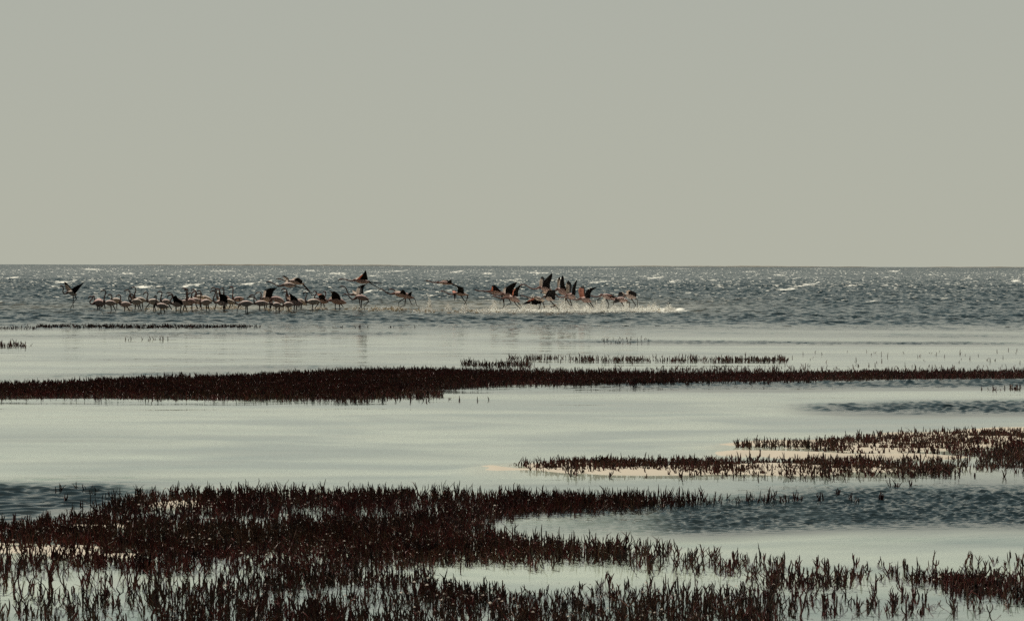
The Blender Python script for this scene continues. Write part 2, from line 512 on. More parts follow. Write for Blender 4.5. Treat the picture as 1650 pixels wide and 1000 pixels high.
# ------------------------------------------------------------------ glasswort
M_WORT = simple('glasswort_stem', (0.050, 0.022, 0.021), 0.42, 0.45, 0.45, 9, trans=0.15, col2=(0.20, 0.042, 0.036))
M_WORT2 = simple('brown_glasswort_stem', (0.060, 0.036, 0.024), 0.42, 0.45, 0.4, 9, trans=0.15, col2=(0.16, 0.075, 0.042))
M_SPECK = simple('sand_glint_specks', (0.50, 0.44, 0.38), 0.6, 0.4, 0.25, 5)

def inside(poly, x, y):
    c = np.zeros(x.shape, bool)
    n = len(poly)
    for i in range(n):
        x1, y1 = poly[i]; x2, y2 = poly[(i + 1) % n]
        if y1 == y2: continue
        hit = ((y1 > y) != (y2 > y)) & (x < (x2 - x1) * (y - y1) / (y2 - y1) + x1)
        c ^= hit
    return c

clump = sines(41, 14, 0.18, 1.1, 1.6)
clump2 = sines(42, 10, 0.8, 4.0, 1.8)

BARE = [(285, 813, 68, 12, .62), (60, 884, 100, 13, .3), (200, 893, 90, 6, .45), (200, 860, 60, 7, .6)]
def scatter(poly, density, rg, gap=0.0, edge=0.0):
    """stem bases inside a patch outline; gap > 0 opens clumpy holes"""
    xs = [p[0] for p in poly]; ys = [p[1] for p in poly]
    y0, y1 = min(ys), max(ys)
    dmax, dmin = ground(825, y0)[1], ground(825, y1)[1]
    dmax *= 1.01; dmin *= .99
    ua, ub = (min(xs) - 825) / F_PX, (max(xs) - 825) / F_PX
    area = (ub - ua) * (dmax ** 2 - dmin ** 2) / 2
    n = int(density * area)
    d = np.sqrt(rg.uniform(dmin ** 2, dmax ** 2, n))
    x = rg.uniform(ua, ub, n) * d
    px, py = to_px(x, d)
    e = rg.normal(0, 1, n) * edge
    m = inside(poly, px, py + e)
    if gap > 0:
        f = clump(x, d) * .6 + clump2(x, d) * .6
        m &= (f + rg.normal(0, .35, n)) > (gap - 1.0)
    for cx, cy, rx, ry, keep in BARE:
        m &= (((px - cx) / rx) ** 2 + ((py - cy) / ry) ** 2 > 1) | (rg.random(n) < keep)
    return x[m], d[m]

def tubes(P, R, sides=3):
    """P (n,k,3) centre lines, R (n,k) radii -> verts, quads"""
    n, k, _ = P.shape
    ang = np.arange(sides) * 2 * math.pi / sides
    ox = np.cos(ang); oy = np.sin(ang)
    V = np.repeat(P[:, :, None, :], sides, axis=2).copy()
    V[..., 0] += R[:, :, None] * ox
    V[..., 1] += R[:, :, None] * oy
    V = V.reshape(-1, 3)
    b = (np.arange(n)[:, None, None] * k + np.arange(k - 1)[None, :, None]) * sides
    j = np.arange(sides)[None, None, :]
    j2 = (j + 1) % sides
    F = np.stack([b + j, b + j2, b + sides + j2, b + sides + j], -1).reshape(-1, 4)
    return V, F

def stems(x, y, z, h, r, rg, k=4, lean=.30, kink=.5, branch=0.0):
    n = len(x)
    t = np.linspace(0, 1, k)
    def one(x, y, z, h, r, az, ln):
        n = len(x)
        seg = (h / (k - 1))
        P = np.zeros((n, k, 3))
        P[:, 0] = np.stack([x, y, z], 1)
        a = ln.copy()
        for i in range(1, k):
            P[:, i, 0] = P[:, i - 1, 0] + seg * np.sin(a) * np.cos(az)
            P[:, i, 1] = P[:, i - 1, 1] + seg * np.sin(a) * np.sin(az)
            P[:, i, 2] = P[:, i - 1, 2] + seg * np.cos(a)
            a = a * .75 + rg.normal(0, kink, n) * .78
        R = r[:, None] * np.array([.9, 1.05, 1.0, .8, .6, .5])[None, :k].copy()
        R[:, -1] *= .55
        return P, R
    az = rg.uniform(0, 2 * math.pi, n)
    P, R = one(x, y, z, h, r, az, np.abs(rg.normal(0, lean, n)))
    Ps, Rs = [P], [R]
    nb = int(branch)
    for b in range(nb + 1):
        pr = 1.0 if b < nb else branch - nb
        s = rg.random(n) < pr
        if s.sum() == 0: continue
        i0 = rg.integers(0, max(1, k - 2), s.sum())
        base = P[s][np.arange(s.sum()), i0]
        Pb, Rb = one(base[:, 0], base[:, 1], base[:, 2], h[s] * rg.uniform(.4, .75, s.sum()), r[s] * .9,
                     rg.uniform(0, 2 * math.pi, s.sum()), np.abs(rg.normal(.45, .25, s.sum())))
        Ps.append(Pb); Rs.append(Rb)
    return np.concatenate(Ps), np.concatenate(Rs)

def wort_bed(name, parts, label, seed, h=.13, r=.0055, k=4, lean=.3, branch=1.2, red=.55, specks=0):
    rg = np.random.default_rng(seed)
    X, Y = [], []
    for poly, dens, gap, edge in parts:
        a, b = scatter(poly, dens, rg, gap, edge)
        X.append(a); Y.append(b)
    x, y = np.concatenate(X), np.concatenate(Y)
    n = len(x)
    tall = clump2(x * 1.3 + 9, y)
    hh = h * np.clip(rg.normal(.76, .26, n) + .15 * tall, .25, 1.7)
    P, R = stems(x, y, np.full(n, -.05), hh + .05, r * rg.uniform(.75, 1.25, n), rg, k, lean, .5, branch)
    V, Fq = tubes(P, R)
    tone = (np.repeat(rg.random(len(P)) + .18 * clump2(P[:, 0, 0], P[:, 0, 1]) > red, (k - 1) * 3)).astype(int)
    me = new_mesh(name, V, Fq, True, [M_WORT, M_WORT2], tone)
    o = link(name, me, label, 'marsh plants', 'stuff')
    return n

WORT_BAND = [(-40, 622), (60, 620), (200, 613), (400, 607), (500, 602), (600, 598), (720, 598), (850, 602), (1000, 603), (1200, 604),
             (1400, 602), (1700, 601), (1700, 607), (1500, 608), (1300, 610), (1150, 614), (1000, 617), (850, 617), (760, 621), (700, 627), (640, 634), (570, 640), (400, 640), (200, 638), (-40, 637)]
tot = 0
tot += wort_bed('glasswort_bed', [(WORT_BAND, 380, 0.0, 1.2)], 'long dark band of glasswort crossing the lagoon from edge to edge', 51, .10, .0085, 4, .35, 1.2)
tot += wort_bed('glasswort_bed', [([(745, 584), (850, 583), (860, 589), (745, 589)], 130, .9, 1.0), ([(560, 595), (1100, 593), (1350, 597), (1350, 603), (560, 600)], 40, .8, 1),
     ([(815, 577), (1000, 576), (1150, 575), (1270, 575), (1270, 582), (1100, 583), (815, 580)], 130, 1.45, 1.6),
     ([(560, 630), (700, 628), (720, 640), (650, 645), (540, 643)], 260, .95, 1.8), ([(470, 641), (560, 641), (560, 644), (470, 644)], 60, .8, .8),
     ([(850, 617), (1320, 611), (1320, 617), (850, 621)], 60, .8, 1.0), ([(-20, 638), (600, 641), (600, 645), (-20, 641)], 70, .85, .8),
     ([(700, 640), (800, 641), (800, 646), (700, 646)], 12, .9, .5), ([(1580, 624), (1680, 622), (1680, 629), (1580, 629)], 30, .7, .5)],
     'thin broken fringe of glasswort stems along both sides of the long dark band', 52, .095, .009, 4, .4, 1.0)
tot += wort_bed('glasswort_bed', [([(1270, 566), (1700, 563), (1700, 592), (1270, 592)], 1.6, .9, 1), ([(960, 545), (1040, 543), (1050, 553), (980, 554)], 9, .8, .6),
     ([(1150, 590), (1700, 588), (1700, 597), (1150, 596)], 9, .9, 1)],
     'scattered tiny glasswort stems in pale water beyond the long dark band', 53, .085, .009, 3, .4, .8)
tot += wort_bed('glasswort_bed', [([(60, 524.5), (220, 524), (330, 524.5), (420, 526), (420, 527), (330, 528.5), (180, 529), (60, 529)], 80, .5, .5),
     ([(-20, 528), (60, 527), (60, 530), (-20, 531)], 40, .5, .4), ([(530, 527), (700, 527), (620, 528), (530, 528)], 10, .85, .4)],
     'farthest low dark line of glasswort below the standing flamingos', 54, .075, .014, 3, .35, .8)
tot += wort_bed('glasswort_bed', [([(-30, 553), (40, 553), (40, 559), (-30, 560)], 45, .55, .6), ([(195, 546), (275, 546), (275, 548.5), (195, 548.5)], 9, .7, .4),
     ([(40, 555), (60, 555), (60, 559), (40, 559)], 12, .8, .4)],
     'small far tuft of glasswort at the left edge of the lagoon', 55, .12, .012, 3, .4, 1.0)
tot += wort_bed('glasswort_bed', [([(885, 749), (930, 744), (1000, 741), (1150, 740), (1250, 742), (1400, 747), (1530, 753), (1540, 762), (1400, 763), (1250, 763), (1100, 762), (950, 758), (870, 755)], 330, .22, 2.6),
     ([(828, 748), (905, 743), (915, 758), (828, 752)], 110, .45, 1.2), ([(840, 748), (900, 742), (1250, 738), (1250, 770), (1100, 768), (950, 764), (840, 757)], 60, .6, 1.5), ([(1250, 740), (1700, 736), (1700, 765), (1250, 768)], 70, .75, 2.0),
     ([(1580, 735), (1700, 733), (1700, 758), (1580, 758)], 120, .6, 2.0)],
     'dark glasswort on the pale sandbank right of centre', 56, .088, .0072, 4, .42, 1.8, .5)
tot += wort_bed('glasswort_bed', [([(1310, 712), (1380, 707), (1450, 703), (1560, 699), (1700, 694), (1700, 731), (1560, 727), (1450, 724), (1340, 721)], 400, .15, 2.2),
     ([(1180, 717), (1350, 708), (1350, 723), (1190, 721)], 130, .5, 1.2), ([(1280, 722), (1700, 728), (1700, 740), (1400, 737)], 170, .55, 1.5)],
     'reddish glasswort on the farther sandbank at the right edge', 57, .088, .0080, 4, .42, 1.6, .45)
MASS = [(-60, 848), (0, 846), (60, 840), (130, 836), (165, 822), (215, 802), (300, 797), (400, 794), (550, 796), (700, 798), (800, 801), (950, 805), (1060, 806),
        (1140, 806), (1140, 811), (1060, 815), (960, 819), (880, 826), (800, 836), (770, 850), (860, 872), (960, 878), (1010, 886), (1000, 896), (880, 896), (760, 899), (650, 903), (560, 905), (450, 910),
        (300, 912), (150, 912), (-60, 905)]
DRYPATCH = [([(90, 878), (560, 892), (560, 914), (90, 914)], 200, .35, 2)]
tot += wort_bed('glasswort_bed', DRYPATCH + [(MASS, 400, .24, 3.0), ([(800, 806), (1060, 808), (1060, 812), (800, 828)], 330, .15, 2.0), ([(1050, 806), (1290, 804), (1295, 810), (1050, 813)], 150, .45, 1.2)],
     'broad dark mass of glasswort covering the near left shore', 58, .102, .0060, 5, .55, 2.3, .6)
tot += wort_bed('glasswort_bed', [([(90, 790), (180, 785), (200, 830), (110, 840)], 40, .5, 3), ([(-60, 905), (150, 912), (450, 910), (700, 902), (700, 935), (480, 950), (200, 950), (-60, 955)], 300, .82, 4),
     ([(560, 900), (1010, 890), (1030, 903), (560, 915)], 70, .8, 3),
     ([(1000, 880), (1280, 900), (1280, 940), (1020, 915)], 120, .8, 4)],
     'loose glasswort stems straggling into the water below the near mass', 59, .100, .0060, 5, .62, 2.0, .5)
tot += wort_bed('glasswort_bed', [([(250, 955), (520, 935), (850, 945), (1000, 935), (1250, 945), (1260, 1000), (1240, 1060), (250, 1060)], 230, .8, 4), ([(-60, 960), (250, 960), (250, 1060), (-60, 1060)], 110, .95, 4),
     ([(640, 950), (860, 955), (900, 990), (660, 985)], 250, .5, 3), ([(300, 975), (560, 975), (560, 1060), (300, 1060)], 140, .6, 3)],
     'tangled glasswort with pale grit along the bottom edge', 60, .092, .0058, 5, .6, 2.4, .45)
tot += wort_bed('glasswort_bed', [([(1290, 940), (1420, 928), (1560, 930), (1700, 928), (1700, 968), (1560, 962), (1420, 958), (1300, 962)], 520, .62, 6), ([(1230, 925), (1700, 905), (1700, 980), (1230, 985)], 190, .8, 5)],
     'dark red glasswort clumps in shallow water at the near right', 61, .102, .0062, 5, .58, 2.3, .4)
print('stems', tot)

# pale grit among the near stems: sand and highlights built in as chips
def specks(polys, n, seed, label):
    rg = np.random.default_rng(seed)
    x, y = [], []
    for poly, dens in polys:
        a, b = scatter(poly, dens, rg, .3, 3)
        x.append(a); y.append(b)
    x, y = np.concatenate(x), np.concatenate(y)
    m = len(x)
    s = rg.uniform(.006, .017, m)
    T = np.array([[1, 0, 0], [-.5, .87, 0], [-.5, -.87, 0], [0, 0, .6]])
    a = rg.uniform(0, 6.28, m)
    c, q = np.cos(a)[:, None], np.sin(a)[:, None]
    V = np.zeros((m, 4, 3))
    V[..., 0] = x[:, None] + s[:, None] * (T[None, :, 0] * c - T[None, :, 1] * q)
    V[..., 1] = y[:, None] + s[:, None] * (T[None, :, 0] * q + T[None, :, 1] * c)
    V[..., 2] = rg.uniform(.01, .07, m)[:, None] + s[:, None] * T[None, :, 2]
    b = np.arange(m)[:, None, None] * 4
    Fq = (b + np.array([[0, 1, 3], [1, 2, 3], [2, 0, 3], [0, 2, 1]])[None]).reshape(-1, 3)
    link('sand_glint_specks', new_mesh('sand_glint_specks', V.reshape(-1, 3), Fq, False, [M_SPECK]), label, 'shell grit', 'stuff')
specks([(MASS, 26), ([(250, 955), (850, 945), (1250, 945), (1240, 1010), (250, 1010)], 26), ([(1290, 940), (1700, 930), (1700, 968), (1300, 962)], 14)], 0, 71,
     'pale sand and glint grit scattered between the near glasswort stems')

# single sprigs one can pick out, each a thing of its own
def sprig_mesh(seed, stemsn):
    rg = np.random.default_rng(seed)
    n = stemsn
    P, R = stems(rg.normal(0, .012, n), rg.normal(0, .012, n), np.full(n, -.05), rg.uniform(.09, .14, n), np.full(n, .0058), rg, 5, .5, .9, 2.0)
    V, Fq = tubes(P, R, 5)
    return new_mesh('glasswort_sprig', V, Fq, True, [M_WORT if seed % 2 else M_WORT2])
SPR = [sprig_mesh(80 + i, 1 + i % 4) for i in range(10)]
def sprigs(pts, label, group):
    for i, (px, py) in enumerate(pts):
        o = link('glasswort_sprig', SPR[(i * 7 + int(px)) % 10], label, 'marsh plant', None, group, Vector(ground(px, py)))
        o.rotation_euler.z = (px * 1.7 + py) % 6.28
        s = .85 + ((px * 13 + py * 7) % 10) / 30
        o.scale = (s, s, s)
sprigs([(1240, 908), (1262, 912), (1285, 910), (1318, 912), (1335, 914), (1365, 913), (1377, 908), (1415, 908), (1440, 912), (1461, 915), (1500, 905), (1238, 930), (1560, 905), (1600, 903)],
       'lone dark stem standing in calm water above the near right clumps', 'lone stems above the near right clumps')
sprigs([(1240, 975), (1275, 985), (1300, 982), (1330, 990), (1345, 985), (1375, 988), (1400, 978), (1440, 975), (1500, 972), (1625, 978)],
       'lone dark stem standing in calm water below the near right clumps', 'lone stems below the near right clumps')
sprigs([(1560, 774), (1438, 782), (1447, 784), (1335, 800), (1325, 806), (1370, 805), (1380, 809), (1418, 805), (1460, 788), (1466, 782), (1330, 797), (1350, 796)],
       'small dark stem standing in the dark rippled patch at right', 'stems in the dark rippled patch')
sprigs([(1090, 898), (1068, 890), (1115, 905), (1137, 912), (1160, 912), (1178, 916), (1210, 925), (1048, 905)],
       'curved dark stem in open water between the near mass and the right clumps', 'curved stems in the gap at bottom centre')
sprigs([(62, 965), (115, 980), (140, 975), (30, 985), (192, 985), (100, 960), (175, 962), (120, 990)],
       'dark stem standing in clear water near the bottom left corner', 'stems in clear water at bottom left')
# ------------------------------------------------------------------ flamingos
CROP = dict(A=(140, 455, 20), B=(205, 455, 20), C=(265, 455, 20), D=(330, 455, 20), E=(390, 455, 20), F=(440, 455, 20), G=(490, 455, 20),
            H=(550, 430, 13.33), I=(620, 445, 16.5), J=(690, 445, 16.5), K=(770, 440, 15.38), L=(840, 435, 13.33), M=(900, 440, 14.29),
            N=(960, 450, 16.67), O=(400, 435, 13.75), P=(85, 445, 16.67))

def smooth(pts, sub=3):
    P = [np.array(p, float) for p in pts]
    P = [2 * P[0] - P[1]] + P + [2 * P[-1] - P[-2]]
    o = []
    for i in range(1, len(P) - 2):
        for s in range(sub):
            t = s / sub
            o.append(.5 * ((2 * P[i]) + (-P[i - 1] + P[i + 1]) * t + (2 * P[i - 1] - 5 * P[i] + 4 * P[i + 1] - P[i + 2]) * t * t
                           + (-P[i - 1] + 3 * P[i] - 3 * P[i + 1] + P[i + 2]) * t ** 3))
    o.append(P[-2])
    return o

def sweep(V, Fc, Mi, pts, radii, mids, sides=8, flat=1.0):
    """pts: list of 3-vectors, nearly in a plane of constant y"""
    pts = [np.array(p, float) for p in pts]
    b0 = len(V)
    n = len(pts)
    for i, p in enumerate(pts):
        d = pts[min(i + 1, n - 1)] - pts[max(i - 1, 0)]
        d = d / (np.linalg.norm(d) + 1e-9)
        nv = np.array([-d[2], 0, d[0]])
        ln = np.linalg.norm(nv)
        nv = nv / ln if ln > 1e-6 else np.array([1.0, 0, 0])
        bv = np.cross(d, nv)
        for s in range(sides):
            a = 2 * math.pi * s / sides
            V.append(p + radii[i] * (math.cos(a) * nv + flat * math.sin(a) * bv))
    for i in range(n - 1):
        for s in range(sides):
            a = b0 + i * sides + s
            c = b0 + i * sides + (s + 1) % sides
            Fc.append((a, c, c + sides, a + sides)); Mi.append(mids[i])
    for e, base in ((0, b0), (n - 1, b0 + (n - 1) * sides)):
        c = len(V); V.append(pts[e].copy())
        for s in range(sides):
            q = (base + s, base + (s + 1) % sides, c)
            Fc.append(q + (c,)); Mi.append(mids[min(e, n - 2)])

def poly_at(pts, t):
    L = [0.0]
    for a, b in zip(pts[:-1], pts[1:]): L.append(L[-1] + np.linalg.norm(b - a))
    return np.array([np.interp(t * L[-1], L, [p[k] for p in pts]) for k in range(len(pts[0]))])

BODY_T = [0.0, .08, .2, .35, .5, .65, .8, .92, 1.0]
BODY_R = [.40, .66, .88, 1.0, .98, .84, .58, .30, .08]

def flamingo(crop, label, neck, body, legs=(), wings=(), tone='pale', gy=None, fly=False, group=None, dy=0.0, rs=1.0):
    ox, oy, sc = CROP[crop]
    P = lambda q: (ox + q[0] / sc, oy + q[1] / sc)
    if gy is None:
        gy = max(P(q)[1] for l in legs for q in l) if (legs and not fly) else 499.0
        if not fly: gy = max(gy, 497.5)
    dist = ground(P(body[0])[0], gy)[1] + dy
    mp = dist / F_PX
    W = lambda q: at(*P(q), dist)
    (f, bk, br) = body
    org = W(((f[0] + bk[0]) / 2, (f[1] + bk[1]) / 2)).copy()
    if not fly: org[2] = 0.0
    V, Fc, Mi = [], [], []
    body_i = {'pale': 0, 'pink': 1, 'blush': 5}[tone]
    NK = {'pale': 6, 'pink': 7, 'blush': 6}[tone]
    # bill, head, neck and trunk as one continuous surface
    nk = smooth([W(p) for p in neck], 3)
    nn = len(nk)
    pts, rad, mid = [], [], []
    L = [0.0]
    for a, b in zip(nk[:-1], nk[1:]): L.append(L[-1] + np.linalg.norm(b - a))
    for p, l in zip(nk, L):
        pts.append(p)
        t = l / L[-1]
        base = .024 + .012 * t ** 2 + (.03 * max(0, t - .85) / .15)
        r = np.interp(l, [0, .03, .07, .11, .16, .21, .27], [.008, .019, .022, .027, .036, .033, base]) if l < .27 else base
        rad.append(r * rs)
        mid.append(4 if l < .085 else NK)
    wf, wb = W(f), W(bk)
    R = br * 1.10 / sc * mp
    up = np.array([0, 0, 1.0])
    for t, q in zip(BODY_T, BODY_R):
        pts.append(wf + (wb - wf) * t + up * R * .10 * math.sin(math.pi * t))
        rad.append(max(R * q, .012)); mid.append(body_i)
    sweep(V, Fc, Mi, pts, rad, mid, 10, .85)
    # folded wing / tertial plumes lying over the rump
    if not wings:
        for s in (-1, 1):
            a = wf + (wb - wf) * .22 + up * R * .42 + np.array([0, s * R * .45, 0])
            c = wf + (wb - wf) * .65 + up * R * .42 + np.array([0, s * R * .50, 0])
            d = wf + (wb - wf) * 1.04 - up * R * .18 + np.array([0, s * R * .22, 0])
            sweep(V, Fc, Mi, smooth([a, c, d], 3), [R * k for k in (.16, .38, .50, .50, .36, .22, .05)], [body_i] * 4 + [body_i, 3], 7, .5)
    # legs rooted inside the trunk
    for i, l in enumerate(legs):
        q = [W(p) for p in l]
        s = -1 if i % 2 == 0 else 1
        for p in q: p[1] += s * R * .35
        root = q[0] + np.array([0, 0, R * .55])
        end = q[-1].copy()
        if not fly and end[2] < .12:
            end2 = end + np.array([.0, 0, -max(.0, end[2]) - .09]); q = q + [end2]
        else:
            dirn = q[-1] - q[-2]; dirn /= np.linalg.norm(dirn) + 1e-9
            q = q + [end + dirn * .05 + np.array([-.015, 0, -.015])]
        pp = [root] + q
        rr = [.045, .030] + [.0135] * (len(q) - 2) + [.012]
        if len(q) >= 3: rr[2] = .019
        sweep(V, Fc, Mi, pp, rr, [2 if k else body_i for k in range(len(pp) - 1)], 6)
    # open wings: a cambered surface between its leading and trailing edge, with finger feathers
    for wg in wings:
        side, cov, cm, lead, trail = wg
        if side < 0: cov *= .45  # camera-side wings: coverts give way to black, shade put into the colour
        ld = smooth([W(p) for p in lead], 3) if len(lead) > 2 else [W(p) for p in lead]
        tl = smooth([W(p) for p in trail], 3) if len(trail) > 2 else [W(p) for p in trail]
        ns, nv = 15, 6
        g = len(V)
        for layer in (0, 1):
            for i in range(ns):
                s = i / (ns - 1)
                a, b = poly_at(ld, s), poly_at(tl, s)
                fing = (0.05 if i % 2 else -0.03) if 0.15 < s < .97 else 0
                b = b + (b - a) * fing
                for j in range(nv):
                    v = j / (nv - 1)
                    p = a + (b - a) * v
                    y = side * (.06 + .42 * s ** 1.15) + .05 * math.sin(math.pi * v) - .05 * v
                    th = .022 * (1 - v) * (1 - .7 * s) + .004
                    V.append(p + np.array([0, y + (th if layer else -th), 0]))
        K = ns * nv
        for i in range(ns - 1):
            for j in range(nv - 1):
                a = g + i * nv + j
                s, v = (i + .5) / (ns - 1), (j + .5) / (nv - 1)
                m = cm if (v < cov and s < .55 + .4 * cov - .3 * v) else 3
                Fc.append((a, a + 1, a + nv + 1, a + nv)); Mi.append(m)
                a += K
                Fc.append((a, a + nv, a + nv + 1, a + 1)); Mi.append(m)
        for i in range(ns - 1):
            for j in (0, nv - 1):
                a = g + i * nv + j
                Fc.append((a, a + nv, a + nv + K, a + K)); Mi.append(cm if (j == 0 and i < ns * .6) else 3)
        for i in (0, ns - 1):
            for j in range(nv - 1):
                a = g + i * nv + j
                Fc.append((a, a + 1, a + 1 + K, a + K)); Mi.append(3)
    V = np.array(V) - org
    me = bpy.data.meshes.new('flamingo')
    me.from_pydata([tuple(v) for v in V], [], [tuple(dict.fromkeys(q)) for q in Fc])
    for m in (M_PALE, M_PINK, M_LEG, M_BLACK, M_BILL, M_BLUSH, M_NECK, M_PINKNECK, M_CORAL, M_LITCOV): me.materials.append(m)
    me.polygons.foreach_set('material_index', Mi)
    me.polygons.foreach_set('use_smooth', [True] * len(me.polygons))
    me.update()
    return link('flamingo', me, label, 'flamingo', None, group or ('flamingos in the flock' if not fly else 'flamingos taking off'), Vector(org))
M_PINKNECK = simple('pink_neck', (0.26, 0.155, 0.145), 0.85, 0.1, 0.15, 14)
CO, LIT = 8, 9
g1, g2 = 'flamingos wading in the packed flock', 'flamingos running and flying to the left'
fl = flamingo
# --- far left
fl('P', 'flamingo landing alone at the far left with both wings raised in a V', [(180, 300), (200, 268), (235, 255), (270, 280), (285, 340), (272, 400), (290, 455), (335, 470), (400, 440)], ((430, 425), (650, 500), 62),
   [[(550, 520), (560, 640), (545, 720), (565, 820)], [(600, 540), (640, 600), (560, 700), (480, 850)]],
   [(1, .78, LIT, [(470, 400), (380, 400), (300, 290), (262, 175)], [(505, 345), (420, 250), (330, 170), (262, 148)]),
    (-1, .2, LIT, [(500, 345), (640, 262), (790, 205), (890, 148)], [(590, 470), (660, 420), (750, 320), (890, 165)])], fly=True, gy=499, group=g2)
# --- packed flock, from the left
fl('A', 'pink flamingo leftmost in the standing flock with its head hooked low', [(45, 545), (62, 490), (100, 455), (150, 455), (180, 495), (150, 550), (105, 600), (105, 665), (165, 700), (230, 680)], ((255, 640), (570, 710), 112),
   [[(350, 750), (345, 880)], [(390, 760), (385, 880)]], tone='pink', group=g1)
fl('A', 'pink flamingo half hidden behind the leftmost one, one leg lifted back', [(190, 560), (170, 500), (200, 445), (235, 440), (240, 520), (275, 590), (250, 650)], ((285, 600), (560, 660), 95),
   [[(520, 740), (430, 825)], [(560, 720), (590, 880)]], tone='pink', group=g1, dy=3)
fl('A', 'pale flamingo with upright hooked neck just right of the leftmost pink pair', [(440, 325), (455, 288), (520, 252), (585, 262), (608, 340), (575, 430), (556, 540), (560, 635)], ((590, 655), (960, 680), 84),
   [[(780, 730), (790, 890)], [(840, 740), (890, 850), (940, 945)]], tone='blush', group=g1)
fl('A', 'pale flamingo with small round hooked neck behind the upright one', [(670, 475), (680, 420), (740, 385), (800, 420), (800, 500), (790, 560)], ((815, 570), (1150, 630), 88),
   [[(970, 700), (970, 865)]], group=g1, dy=4)
fl('A', 'low crouching pale flamingo with dark neck bent over the bird before it', [(925, 480), (955, 432), (1040, 405), (1090, 445), (1078, 550), (1050, 650)], ((1085, 705), (1450, 725), 84),
   [[(1220, 790), (1225, 935)], [(1290, 790), (1400, 930)]], tone='blush', group=g1)
fl('B', 'pale flamingo with tight looped neck standing tall over the crouching one', [(95, 600), (140, 500), (195, 420), (150, 365), (90, 385), (50, 460), (60, 560), (120, 640)], ((160, 635), (490, 640), 98),
   [[(270, 730), (265, 820), (250, 930)], [(390, 730), (440, 860), (470, 950)]], group=g1)
fl('B', 'tallest upright pale flamingo near the left end of the flock', [(108, 215), (128, 178), (210, 148), (265, 180), (276, 270), (243, 360), (215, 460)], ((290, 540), (630, 600), 78),
   [[(340, 700), (390, 880)], [(480, 690), (510, 910)]], group=g1, dy=4)
fl('A', 'slender dark necked flamingo hidden behind the crouching one, only head and neck clear', [(1195, 310), (1225, 262), (1310, 245), (1375, 275), (1392, 350), (1395, 430)], ((1440, 520), (1700, 560), 62),
   [[(1560, 650), (1560, 880)]], group=g1, dy=6, tone='blush')
fl('B', 'pale flamingo with round hooked neck and one foot lifted forward', [(513, 425), (528, 372), (600, 312), (660, 350), (662, 430), (640, 500), (645, 590)], ((685, 615), (1060, 640), 92),
   [[(730, 670), (610, 810), (605, 885)], [(850, 690), (850, 945)], [(880, 690), (920, 925)]][:3], group=g1)
fl('B', 'flamingo with high rounded neck behind the straight necked one', [(962, 375), (978, 322), (1060, 288), (1120, 325), (1102, 420), (1080, 520), (1085, 590)], ((1120, 620), (1420, 660), 88),
   [[(1350, 720), (1480, 925)], [(1270, 780), (1270, 930)]], tone='blush', group=g1, dy=3)
fl('B', 'low flamingo in front with its thin neck straight down before its breast', [(868, 500), (880, 452), (912, 425), (932, 462), (930, 560), (918, 690)], ((945, 735), (1340, 790), 82),
   [[(1090, 800), (1090, 965)], [(1160, 800), (1210, 965)]], tone='blush', group=g1, dy=-2)
fl('C', 'flamingo with rosy head tucked beside the black wing of its neighbour', [(45, 395), (65, 350), (130, 332), (200, 345), (260, 395), (270, 470)], ((560, 600), (875, 735), 82),
   [[(640, 740), (600, 955)], [(660, 740), (730, 940)]], tone='blush', group=g1, dy=3)
fl('C', 'flamingo with black raised wing facing left near the left of the flock', [(108, 500), (108, 440), (165, 400), (238, 418), (250, 480), (200, 560), (180, 625), (215, 670)], ((255, 685), (620, 710), 95),
   [[(380, 760), (380, 970)], [(530, 760), (510, 945)]],
   [(-1, .12, LIT, [(300, 650), (295, 540), (315, 450), (400, 412)], [(610, 730), (580, 600), (480, 510), (435, 425)]), (1, .9, LIT, [(270, 640), (300, 560), (330, 500)], [(380, 640), (380, 560), (360, 500)])], tone='blush', group=g1)
fl('C', 'straight necked flamingo with head highest left of the middle cluster', [(555, 228), (578, 188), (650, 188), (695, 235), (705, 330), (712, 480), (715, 560)], ((740, 590), (1020, 650), 84),
   [[(890, 720), (890, 935)]], tone='pink', group=g1)
fl('C', 'flamingo whose bill points down just behind the straight necked one', [(645, 290), (662, 232), (725, 208), (755, 270), (735, 380), (745, 480)], ((770, 540), (1060, 570), 72),
   [[(1010, 700), (1110, 885)]], tone='pale', group=g1, dy=4)
fl('C', 'rear flamingo with arched crown at the back of the middle cluster', [(865, 275), (890, 225), (955, 235), (1010, 290), (1000, 380), (985, 440)], ((1000, 480), (1310, 500), 72),
   [[(1160, 700), (1140, 900)]], tone='pale', group=g1, dy=6)
fl('C', 'flamingo with short low hook of neck before the middle cluster', [(750, 430), (765, 375), (825, 338), (880, 365), (878, 440), (862, 505)], ((880, 570), (1170, 610), 78),
   [[(1020, 720), (1100, 905)]], tone='blush', group=g1, dy=2)
fl('C', 'flamingo with deep S neck dropping in front of its breast', [(885, 400), (895, 335), (965, 290), (1030, 335), (1025, 420), (975, 510), (970, 590), (1005, 625)], ((1020, 620), (1320, 640), 84),
   [[(1180, 720), (1200, 875)]], tone='pink', group=g1)
fl('C', 'rear flamingo with long pale back stretching to the right of the cluster', [(1035, 325), (1058, 278), (1125, 268), (1172, 310), (1185, 390)], ((1200, 460), (1570, 610), 74),
   [[(1400, 650), (1420, 880)]], tone='pale', group=g1, dy=5)
fl('C', 'front flamingo of the middle cluster with neck straight down and brown flank', [(1038, 420), (1058, 370), (1140, 352), (1172, 400), (1155, 500), (1143, 600), (1170, 680)], ((1195, 655), (1520, 640), 98),
   [[(1360, 740), (1355, 915)], [(1400, 740), (1440, 895)]], tone='blush', group=g1, dy=-2)
